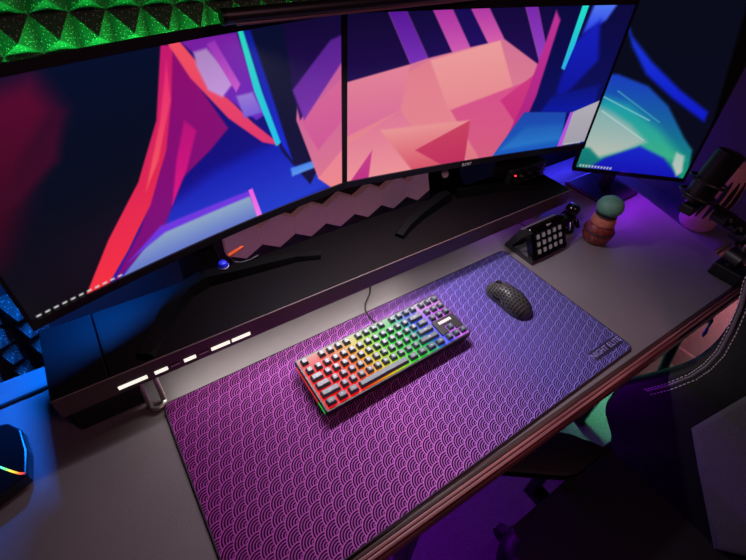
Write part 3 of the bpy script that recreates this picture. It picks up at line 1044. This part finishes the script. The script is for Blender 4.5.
def mouse_pt(s, a):
    """s 0 (rear) .. 1 (front) along the length; a angle round the section, 0 = right, pi = left"""
    y = -Lm / 2 + Lm * s
    end = max(0., 1 - abs(2 * s - 1) ** 4.2) ** .5
    waist = 1 - .13 * math.exp(-((s - .58) / .16) ** 2)
    w = .0300 * end * waist
    hgt = (.021 + .019 * math.sin(math.pi * min(1, (1.08 - s) ** 1.15 * .86 + .06)) ** 1.3) * (end ** .8)
    ca, sa = math.cos(a), math.sin(a)
    return (w * math.copysign(abs(ca) ** .72, ca), y, .0028 + hgt * abs(sa) ** .8)


NS, NA = 40, 24
rings = []
for i in range(NS + 1):
    s = .004 + .992 * i / NS
    ring = [mouse_pt(s, math.pi * k / NA) for k in range(NA + 1)]
    ring += [(ring[-1][0] * .9, ring[-1][1], .0008), (ring[0][0] * .9, ring[0][1], .0008)]
    rings.append(ring)
o = new_obj('shell', B().loft(rings).mesh('shell', MOUSE, True))
local(o, mo, Matrix.Identity(4))
HOLE = mat('honeycomb_hole', (4, 4, 5), .8)
hb = B()
for r_ in range(13):
    s = .09 + r_ * .062
    for c_ in range(11):
        a = math.pi * (.10 + .08 * c_ + (.04 if r_ % 2 else 0))
        if a > math.pi * .90 or (s > .62 and abs(a - math.pi / 2) < .22):
            continue
        if s > .84:
            continue
        P = Vector(mouse_pt(s, a))
        e1 = (Vector(mouse_pt(s, a + .05)) - Vector(mouse_pt(s, a - .05))).normalized()
        e2 = (Vector(mouse_pt(s + .02, a)) - Vector(mouse_pt(s - .02, a))).normalized()
        nn_ = e2.cross(e1).normalized()
        if nn_.z < 0:
            nn_ = -nn_
        e2 = nn_.cross(e1)
        poly = [P + nn_ * .0002 + (e1 * math.cos(math.radians(60 * k)) + e2 * math.sin(math.radians(60 * k))) * .0033 for k in range(6)]
        hb.bm.faces.new([hb.bm.verts.new(p) for p in poly])
local(new_obj('honeycomb_holes', hb.mesh('honeycomb_holes', HOLE)), mo, Matrix.Identity(4))
wz = mouse_pt(.80, math.pi / 2)
B_w = B().cyl((-.0035, wz[1], wz[2] - .004), (.0035, wz[1], wz[2] - .004), .0095, n=20)
local(new_obj('scroll_wheel', B_w.mesh('scroll_wheel', BLACKM, True)), mo, Matrix.Identity(4))
gz = B().tube([Vector(mouse_pt(s, math.pi / 2)) + Vector((0, 0, .0001)) for s in (.62, .66, .70, .74)], .0012, 6)
local(new_obj('button_gap', gz.mesh('button_gap', HOLE)), mo, Matrix.Identity(4))
for s0, s1 in ((.42, .55), (.56, .70)):
    sb = B().tube([Vector(mouse_pt(s0 + (s1 - s0) * k / 5, math.pi * .93)) for k in range(6)], .0022, 6)
    local(new_obj('side_button', sb.mesh('side_button', BLACKG, True)), mo, Matrix.Identity(4))

# ================================================================ MACRO PAD
pad = thing('macro_pad', (.955, .51, DT), 'black fifteen-key control pad propped on a stand at the right of the mat', 'control pad')
PX0, PX1 = .886, 1.024
A0 = Vector((0, .468, .006))
A1 = Vector((0, .512, .086))
up = (A1 - A0).normalized()
nrm = Vector((1, 0, 0)).cross(up) * 1.0      # front normal
hgt = (A1 - A0).length
PMx = basis((1, 0, 0), up, nrm, ((PX0 + PX1) / 2, A0.y, A0.z))
W_ = PX1 - PX0
B().prism(rrect(-W_ / 2, W_ / 2, 0, hgt, .009), -.017, 0, .002, PMx).build('body', BLACKG, pad)
PADK = mat('pad_key_screen', (150, 148, 150), .35, emit=(150, 146, 150), estr=.18)
for r_ in range(3):
    for c_ in range(5):
        x = -W_ / 2 + .016 + c_ * .0222
        y = .013 + r_ * .0205
        k_ = B().prism(rrect(x, x + .0165, y, y + .0160, .004, 3), .0004, .0030, .0008, PMx).build('key', BLACK, pad)
        B().prism(rrect(x + .0022, x + .0143, y + .002, y + .014, .003, 3), .0031, .0035, 0, PMx).build('key_icon', PADK, k_)
text('lettering', 'elgato', .0085, PMx @ Matrix.Translation((.004, hgt - .0085, .0006)), WHITE, pad)
PADS = mat('stand_plastic', (30, 30, 32), .3)
# side cheeks and rear prop of the folded stand
for xa, xb in ((PX0 - .004, PX0 - .0002), (PX1 + .0002, PX1 + .004)):
    M_ = basis((0, 1, 0), (0, 0, 1), (1, 0, 0), (xa, 0, 0))
    B().prism([(.470, DT), (.566, DT), (.566, .004), (.535, .070), (.512, .084), (.500, .080), (.520, .055), (.545, .010), (.492, .008), (.478, .016), (.468, .008)], 0, xb - xa, 0, M_).build('side_bracket', PADS, pad)
B().box((PX0, .552, DT), (PX1, .564, .004), .001).build('rear_bar', PADS, pad)
B().box((PX0, .530, .058), (PX1, .538, .072), .001).build('rear_brace', STEEL, pad)
B().tube([(.95, .53, .045), (.95, .56, .04), (.97, .60, .02), (1.0, .65, .0)], .0016, 6).build('cable', BLACKM, pad, True)

# ================================================================ ORNAMENTS
OX, OY = 1.136, .452
orn = thing('ornament', (OX, OY, DT), 'round rust-brown pot ornament with a pale green domed top', 'ornament')
RUST = mat('rust_glaze', (116, 48, 44), .35, noise=.55, nscale=120, bump=.6, bscale=160)
TAN = mat('tan_cloth', (176, 106, 84), .8, noise=.25, nscale=120)
SAGE = mat('sage_green_glaze', (96, 158, 132), .55, noise=.12, nscale=60)
BROWN = mat('dark_collar', (48, 26, 24), .7)
SPAR = mat('speckle', (220, 170, 160), .3, .3)
OM = Matrix.Translation((OX, OY, DT)) @ Matrix.Scale(1.2, 4)
B().lathe([(.018, 0), (.028, .003), (.0335, .016), (.0345, .028), (.031, .042), (.026, .049), (.001, .050)], 28, OM).build('pot', RUST, orn, True)
B().lathe([(.0345, .030), (.0355, .031), (.0352, .034), (.0335, .036), (.0330, .034)], 28, OM).build('rim_band', BROWN, orn, True)
B().lathe([(.025, .0495), (.0275, .052), (.027, .060), (.0235, .069), (.020, .072), (.001, .073)], 24, OM).build('collar', TAN, orn, True)
B().lathe([(.0225, .0715), (.0245, .073), (.0225, .0755), (.018, .076)], 24, OM).build('neck_band', BROWN, orn, True)
B().lathe([(.014, .0755), (.024, .080), (.029, .089), (.0295, .097), (.025, .108), (.015, .1155), (.001, .118)], 28, OM).build('domed_top', SAGE, orn, True)
sp_ = B()
for k in range(26):
    a, z = random.uniform(0, 6.28), random.uniform(.020, .036)
    r_ = .0408
    sp_.ball((OX + r_ * math.cos(a), OY + r_ * math.sin(a), DT + z), .0010, 1)
tag(sp_.build('speckles', SPAR, orn), kind='stuff')
drk = thing('dark_ornament', (1.098, .535, DT), 'lumpy black ornament standing behind the rust-brown pot', 'ornament')
B().lathe([(.024, 0), (.030, .004), (.028, .02), (.020, .032), (.024, .045), (.018, .058), (.001, .064)], 14, Matrix.Translation((1.098, .532, DT))).build('body', BLACKG, drk, True)
B().ball((1.094, .527, DT + .074), .021, 2, (1, 1, .9)).build('head', BLACKG, drk, True)
B().cyl((1.084, .51, DT + .04), (1.068, .495, DT + .025), .007, .005, 10).build('arm', BLACKG, drk, True)
B().cyl((1.112, .515, DT + .04), (1.118, .502, DT + .018), .007, .005, 10).build('arm', BLACKG, drk, True)
sp_ = B()
for k in range(22):
    a, z = random.uniform(3, 6.2), random.uniform(.006, .05)
    sp_.ball((1.098 + .0265 * math.cos(a), .532 + .0265 * math.sin(a), DT + z), .0011, 1)
tag(sp_.build('speckles', SPAR, drk), kind='stuff')

# small blue trinket and orange plug on the riser beside the left stand
tr = thing('trinket', (.168, .722, RT), 'small blue capsule trinket on the shelf near the left monitor stand', 'trinket')
TB = mat('blue_trinket', (40, 50, 230), .4, emit=(20, 20, 200), estr=.12)
B().lathe([(.009, 0), (.011, .002), (.011, .020), (.008, .027), (.001, .030)], 18, Matrix.Translation((.155, .714, RT))).build('body', TB, tr, True)
B().lathe([(.0113, .012), (.0117, .013), (.0117, .018), (.0113, .019)], 18, Matrix.Translation((.155, .714, RT))).build('band', WHITE, tr, True)
plug = thing('cable_plug', (.18, .73, RT), 'orange-red cable plug with a thin pale lead behind the blue trinket', 'cable')
B().cyl((.172, .724, RT + .030), (.206, .726, RT + .040), .0052, .0032, 10).build('plug_body', mat('orange_plastic', (230, 96, 50), .5, emit=(200, 60, 30), estr=.1), plug, True)
B().tube([(.174, .724, RT + .029), (.18, .722, RT + .012), (.195, .722, RT + .004), (.215, .722, RT + .003), (.235, .726, RT + .004)], .0009, 6).build('lead', mat('grey_lead', (110, 108, 112), .6), plug, True)
B().box((.170, .7222, RT), (.176, .7262, RT + .027), .001).build('holder', BLACK, plug)

# audio interface on the riser under the right monitor
aud = thing('audio_interface', (1.02, .69, RT), 'black audio interface with knobs and a red light under the right curved monitor', 'audio device')
B().box((.945, .655, RT + .002), (1.095, .722, RT + .052), .004).build('case', BLACK, aud)
for k, x in enumerate((.985, 1.018, 1.05)):
    B().cyl((x, .6548, RT + .030), (x, .640, RT + .030), .0095, .0085, 18).build('knob', BLACKG, aud, True)
    B().box((x - .006, .6535, RT + .008), (x + .006, .6548, RT + .011)).build('legend_mark', mat('grey_mark', (110, 110, 116), .5), aud)
B().ball((.962, .654, RT + .036), .0022, 2).build('red_light', mat('red_light', (255, 40, 50), .4, emit=(255, 40, 50), estr=6), aud, True)
for k in range(4):
    B().box((1.074 + .004 * (k % 2), .652, RT + .008 + k * .010), (1.086, .6548, RT + .014 + k * .010), .0006).build('jack', mat('violet_jack', (90, 70, 220), .4), aud)

# ================================================================ LEFT: black speaker with a rainbow strip, cable
spk = thing('console', (-.36, .54, DT), 'low black angular console with a rainbow light line at the left edge', 'console')
SPKM = mat('console_body', (7, 8, 12), .3)
B().prism([(-.60, .375), (-.286, .502), (-.2455, .516), (-.241, .56), (-.246, .605), (-.262, .628), (-.288, .638), (-.60, .64)], DT + .008, .030, .003).build('body', SPKM, spk)
B().prism([(-.59, .39), (-.288, .511), (-.255, .524), (-.252, .56), (-.256, .60), (-.59, .62)], DT, DT + .0079, .001).build('base', BLACKM, spk)
RBW = vcol_mat('rainbow_strip', 1.5)
Vv, Ff, Cv = [], [], []
rc = [(255, 40, 80), (255, 110, 60), (255, 220, 60), (120, 255, 140), (60, 220, 255), (90, 120, 255)]
line_ = [(-.2475, .519), (-.2535, .5225), (-.262, .5315), (-.270, .541), (-.280, .553), (-.30, .577)]
for i, (p, c) in enumerate(zip(line_, rc)):
    Vv += [(p[0] - .0010, p[1] - .0010, .0306), (p[0] + .0010, p[1] + .0010, .0306)]
    Cv += [(*lin(c), 1)] * 2
    if i:
        Ff.append((2 * i - 2, 2 * i, 2 * i + 1, 2 * i - 1))
me = bpy.data.meshes.new('rainbow_strip')
me.from_pydata(Vv, [], Ff)
at_ = me.color_attributes.new('Col', 'FLOAT_COLOR', 'POINT')
at_.data.foreach_set('color', np.array(Cv, np.float32).ravel())
me.materials.append(RBW)
so = link('rainbow_strip', me, spk)
so.modifiers.new('thick', 'SOLIDIFY').thickness = .0008
tag(B().tube([(-.60, .690, DT + .0035), (-.40, .696, DT + .0035), (-.28, .699, DT + .0035), (-.20, .702, DT + .0035), (-.19, .73, DT + .0035)], .0035, 8).build('cable', BLACKM),
    'black cable lying across the blue-lit desk beside the left end of the shelf', 'cable')

# ================================================================ MICROPHONE ON BOOM ARM
arm = thing('microphone_boom', (1.31, .16, DT), 'black jointed microphone boom arm clamped at the right end of the desk', 'boom arm')
B().box((1.285, .126, DT + .0005), (1.345, .20, .034), .004).build('clamp', BLACK, arm)
B().cyl((1.315, .17, .034), (1.315, .17, .06), .016, n=20).build('post', BLACK, arm, True)
J0, J1, J2 = Vector((1.315, .170, .055)), Vector((1.345, .195, .105)), Vector((1.285, .245, .150))
for dy in (-.011, .011):
    B().cyl(J0 + Vector((0, dy, 0)), J1 + Vector((0, dy, 0)), .007, n=10).build('lower_bar', BLACK, arm, True)
    B().cyl(J1 + Vector((0, dy, 0)), J2 + Vector((0, dy, 0)), .006, n=10).build('upper_bar', BLACK, arm, True)
bol = mat('bright_bolt', (190, 186, 180), .3, .9)
for P, r_ in ((J0, .023), (J1, .025), (J2, .020), (J1 + (J2 - J1) * .5, .016)):
    jn = B().cyl(P + Vector((-.004, -.019, 0)), P + Vector((.004, .019, 0)), r_, n=18).build('joint', BLACK, arm, True)
    B().cyl(P + Vector((-.004, -.019, 0)), P + Vector((-.005, -.0225, .001)), .0042, n=12).build('bolt', bol, jn, True)
    B().cyl(P + Vector((-.012, -.017, .008)), P + Vector((-.013, -.0215, .009)), .0026, n=10).build('bolt', bol, jn, True)
for k in range(3):
    a = J0 + (J1 - J0) * .1 + Vector((.004 * k, -.004, .022))
    B().tube([a + (J1 - J0) * .8 * t_ / 20 + Vector((.0022 * math.cos(t_ * 1.6), .0022 * math.sin(t_ * 1.6), 0)) for t_ in range(21)], .0009, 5).build('spring', STEEL, arm, True)
mic = thing('microphone', (1.30, .29, .13), 'black cylindrical microphone in a shock mount on the boom arm', 'microphone')
m0, m1 = Vector((1.212, .305, .188)), Vector((1.238, .298, .312))
B().cyl(m0, m1, .030, n=28).build('body', BLACK, mic, True)
B().cyl(m0 + (m1 - m0) * .45, m1 - (m1 - m0) * .02, .0308, n=28).build('grille', mat('mic_grille', (18, 18, 20), .5, .5, noise=.5, nscale=400), mic, True)
B().cyl(m1, m1 + (m1 - m0) * .03, .0305, .024, n=28).build('top_cap', DKMET, mic, True)
for k in (.12, .42):
    c = m0 + (m1 - m0) * k
    d_ = (m1 - m0).normalized()
    e1 = d_.cross(Vector((0, 0, 1))).normalized()
    e2 = d_.cross(e1)
    B().tube([c + (e1 * math.cos(a * math.pi / 12) + e2 * math.sin(a * math.pi / 12)) * .043 for a in range(24)], .0035, 8, True).build('mount_ring', BLACK, mic, True)
    for a in range(6):
        aa = a * math.pi / 3
        B().cyl(c + (e1 * math.cos(aa) + e2 * math.sin(aa)) * .030, c + (e1 * math.cos(aa + .3) + e2 * math.sin(aa + .3)) * .042, .0016, n=6).build('elastic', BLACKM, mic)
B().cyl(m0 + Vector((.036, -.015, .01)), J2, .008, n=10).build('swivel', BLACK, mic, True)
B().box(m0 + Vector((-.03, -.02, -.028)), m0 + Vector((.012, .012, -.004)), .003).build('lower_block', BLACK, mic)
B().tube([J2 + Vector((.01, -.02, .01)), Vector((1.37, .20, .12)), Vector((1.41, .17, .14)), Vector((1.45, .14, .10)), Vector((1.50, .10, 0.))], .0028, 8).build('cable', BLACKM, mic, True)

# pale vented shell behind the arm, on the lower cabinet
cab = thing('side_cabinet', (1.60, .58, FZ), 'low grey side cabinet lit blue beyond the right end of the desk', 'cabinet')
CABW = mat('cabinet_grey', (84, 84, 96), .5)
B().box((1.42, .27, FZ), (1.775, .90, -.115), .004).build('body', CABW, cab)
B().box((1.41, .26, -.114), (1.778, .91, -.09), .003).build('top', CABW, cab)
for k in (0, 1):
    d_ = B().box((1.43 + k * .17, .258, FZ + .06), (1.43 + k * .17 + .16, .2695, -.13), .003).build('door', CABW, cab)
    B().cyl((1.57 + k * .05, .250, -.40), (1.57 + k * .05, .250, -.30), .005, n=10).build('handle', STEEL, d_, True)
shl = thing('vented_shell', (1.66, .375, -.09), 'pale pink rounded shell with curved black slots behind the boom arm', 'ornament')
PALE = mat('pale_pink_shell', (206, 150, 158), .5)
SX, SY, SZ = 1.66, .375, -.09
B().lathe([(.045, 0), (.055, .012), (.062, .06), (.066, .11), (.060, .16), (.04, .195), (.001, .208)], 30, Matrix.Translation((SX, SY, SZ)) @ Matrix.Diagonal((1, 1, 1.2, 1))).build('dome', PALE, shl, True)
prof = [(.055, .012), (.062, .06), (.066, .11), (.060, .16), (.04, .195)]


def rad(z):
    for (r0, z0), (r1, z1) in zip(prof[:-1], prof[1:]):
        if z0 <= z <= z1:
            return r0 + (r1 - r0) * (z - z0) / (z1 - z0)
    return .06


for k in range(4):
    a0 = math.radians(188 + 20 * k)
    B().tube([(SX + (rad(z) + .001) * math.cos(a0 + (z - .1) * 2), SY + (rad(z) + .001) * math.sin(a0 + (z - .1) * 2), SZ + z * 1.2) for z in (.05, .07, .09, .11, .13, .15, .165)],
             [.002, .005, .007, .007, .007, .005, .002], 8).build('slot', BLACKM, shl, True)
B().tube([(SX + (rad(z) + .001) * math.cos(math.radians(172)), SY + (rad(z) + .001) * math.sin(math.radians(172)), SZ + z * 1.2) for z in (.10, .13, .16, .18)], [.004, .010, .010, .004], 8).build('violet_patch', mat('violet_gloss', (130, 70, 220), .3), shl, True)

# ================================================================ CHAIR
ch = thing('gaming_chair', (.80, -.22, FZ), 'black padded gaming chair with grey back panel and pale stitching', 'chair')
LEA = mat('black_leather', (8, 8, 11), .55, bump=.25, bscale=260, spec=.2)
GREYF = mat('grey_fabric', (52, 51, 58), .9, noise=.12, nscale=160, bump=.4, bscale=900)
STI = mat('pale_stitching', (170, 165, 172), .7)
# backrest plane: x = .80 + (z + .28) * .4, facing -x
cb = Vector((.80, 0, -.28))
bu = Vector((.4, 0, 1)).normalized()
bv = Vector((0, 1, 0))
bn = bv.cross(bu)
if bn.x > 0:
    bn = -bn
CBM = Matrix((bv, bu, bn)).transposed().to_4x4()
if CBM.determinant() < 0:
    CBM = Matrix((bv, bu, bn)).transposed().to_4x4()
CBM.translation = cb


def back(v, w, d):
    return cb + bv * v + bu * w + bn * d


def slab(outline, d0, d1, bulge=0.):
    """closed outline (v, w) on the backrest plane, between two offsets, with rounded rim"""
    n = len(outline)
    cv = sum(p[0] for p in outline) / n
    cw = sum(p[1] for p in outline) / n
    rings = []
    for k, d in ((.96, d0), (1.0, d0 + (d1 - d0) * .3), (1.0, d0 + (d1 - d0) * .6), (.975, d0 + (d1 - d0) * .88), (.92, d1), (.5, d1 + bulge), (.05, d1 + bulge)):
        rings.append([back(cv + (p[0] - cv) * k, cw + (p[1] - cw) * k, d) for p in outline])
    return B().loft(rings)


half = [(-.20, -.05), (.03, -.03), (.077, .030), (.124, .072), (.137, .119), (.133, .173), (.100, .234), (.071, .293), (.059, .352), (.064, .417), (.084, .479), (.109, .534),
        (.118, .62), (.095, .72), (.02, .81), (-.20, .84)]
ctrl = half + [(-.40 - v, w) for v, w in half[-2:0:-1]]


def smooth_loop(P, k=4):
    out = []
    n = len(P)
    for i in range(n):
        p0, p1, p2, p3 = (Vector((*P[(i + q) % n], 0)) for q in (-1, 0, 1, 2))
        for s in range(k):
            t = s / k
            q = .5 * (2 * p1 + (p2 - p0) * t + (2 * p0 - 5 * p1 + 4 * p2 - p3) * t * t + (3 * p1 - p0 - 3 * p2 + p3) * t ** 3)
            out.append((q.x, q.y))
    return out


wing = smooth_loop(ctrl)
slab(wing, -.09, -.015).build('backrest', LEA, ch, True)
hp = [(-.042, .78), (-.046, .60), (-.048, .45), (-.044, .321), (-.034, .264), (-.022, .193), (-.081, .131), (-.147, .065), (-.20, .012)]
pan = hp + [(-.40 - v, w) for v, w in hp[::-1]][1:]
slab(pan, -.02, -.004, .004).build('back_panel', GREYF, ch, True)
stc = [(.084, .194), (.063, .233), (.043, .285), (.037, .321), (.038, .36), (.05, .41), (.066, .46), (.086, .502), (.10, .55)]
B().tube([back(v + .001, w, -.0170) for v, w in stc], .0036, 8).build('piping', mat('grey_piping', (84, 80, 90), .45), ch, True)
sb = B()
for off in (-.009, .007):
    for (a, b_) in zip(stc[:-1], stc[1:]):
        for k in range(6):
            p = back(a[0] + (b_[0] - a[0]) * k / 6 + off, a[1] + (b_[1] - a[1]) * k / 6, -.0145)
            q = back(a[0] + (b_[0] - a[0]) * (k + .6) / 6 + off, a[1] + (b_[1] - a[1]) * (k + .6) / 6, -.0145)
            sb.cyl(p, q, .0010, n=5)
tag(sb.build('stitching', STI, ch), kind='stuff')
# seat
B().prism(rrect(.42, .90, -.48, .07, .06), -.37, -.27, .03, seg=4).build('seat', LEA, ch, True)
B().prism([(.475, .155), (.487, .140), (.585, .066), (.61, .055), (.72, .050), (.70, .09), (.672, .108), (.650, .150), (.63, .168), (.53, .18), (.49, .175)], -.172, -.145, .008).build('armrest', LEA, ch, True)
B().box((.62, .098, -.36), (.66, .122, -.172), .004).build('armrest_post', DKMET, ch)
B().box((.62, -.05, -.385), (.66, .122, -.36), .004).build('armrest_bracket', DKMET, ch)
B().prism(rrect(.475, .73, -.56, -.485, .03), -.155, -.125, .008).build('armrest', LEA, ch, True)
B().box((.62, -.53, -.36), (.66, -.506, -.155), .004).build('armrest_post', DKMET, ch)
B().box((.62, -.53, -.385), (.66, -.36, -.36), .004).build('armrest_bracket', DKMET, ch)
B().cyl((.66, -.2, FZ + .09), (.66, -.2, -.37), .028, n=18).build('gas_column', DKMET, ch, True)
for k in range(5):
    a = math.radians(20 + 72 * k)
    e = Vector((.66 + .30 * math.cos(a), -.2 + .30 * math.sin(a), FZ + .07))
    lg = B().cyl((.66, -.2, FZ + .10), e, .026, .018, 12).build('base_leg', BLACK, ch, True)
    B().cyl(e + Vector((-.014, 0, -.040)), e + Vector((.014, 0, -.040)), .029, n=18).build('caster', BLACKM, lg, True)
# small hook and cord under the desk edge, right
hk = thing('cable_clip', (1.18, .115, -.12), 'small green cable clip hanging from the front edge of the desk', 'clip')
B().box((1.168, .1085, -.060), (1.196, .1125, -.020), .001).build('bracket', BLACK, hk)
B().tube([(1.182, .107, -.050), (1.182, .104, -.075), (1.176, .102, -.092), (1.181, .099, -.105), (1.190, .100, -.098), (1.188, .103, -.086)], .0032, 8).build('hook', mat('green_clip', (60, 220, 120), .4), hk, True)

# ================================================================ LIGHT STRIPS
led_strip('green light strip behind the top of the left curved monitor', (-.12, .872, .425), (.50, .885, .425), LEDG, (.19, .925, .70), 2.8, GREEN)
led_strip('blue light strip behind the left end of the left curved monitor', (-.12, .80, .38), (.06, .835, .38), LEDB, (-.20, .66, .0), 6.5, (.003, .17, 1.), spread=120)
led_strip('violet light strip on the back of the portrait monitor', (1.31, .650, .13), (1.53, .460, .13), LEDP, (1.42, .42, .0), .9, PURPLE, spread=120)
led_strip('violet light strip behind the right end of the shelf', (.95, .745, .05), (1.18, .745, .05), LEDP, (1.1, .5, .0), .4, (.40, .02, 1.))
led_strip('violet light strip under the back of the desk', (.10, .70, -.06), (.60, .70, -.06), LEDP, (.38, .2, -.74), 9., (.36, .0, 1.))
led_strip('green light strip under the right end of the desk', (1.14, .40, -.06), (1.32, .40, -.06), LEDG, (1.60, .20, -.74), 5., (.22, 1., .60), spread=80)
led_strip('added rose fill strip along the front of the cabinet', (1.44, .245, -.16), (1.74, .245, -.16), mat('rose_fill_strip', (255, 120, 140), .5, emit=(255, 110, 130), estr=1.), (1.80, .08, -.48), 2.6, (1., .42, .50), spread=110)  # added source that brightens the right wall and floor with pink
led_strip('blue light strip above the side cabinet', (1.48, .93, .06), (1.76, .93, .06), LEDB, (1.58, .5, -.09), 2.6, (.05, .04, 1.))
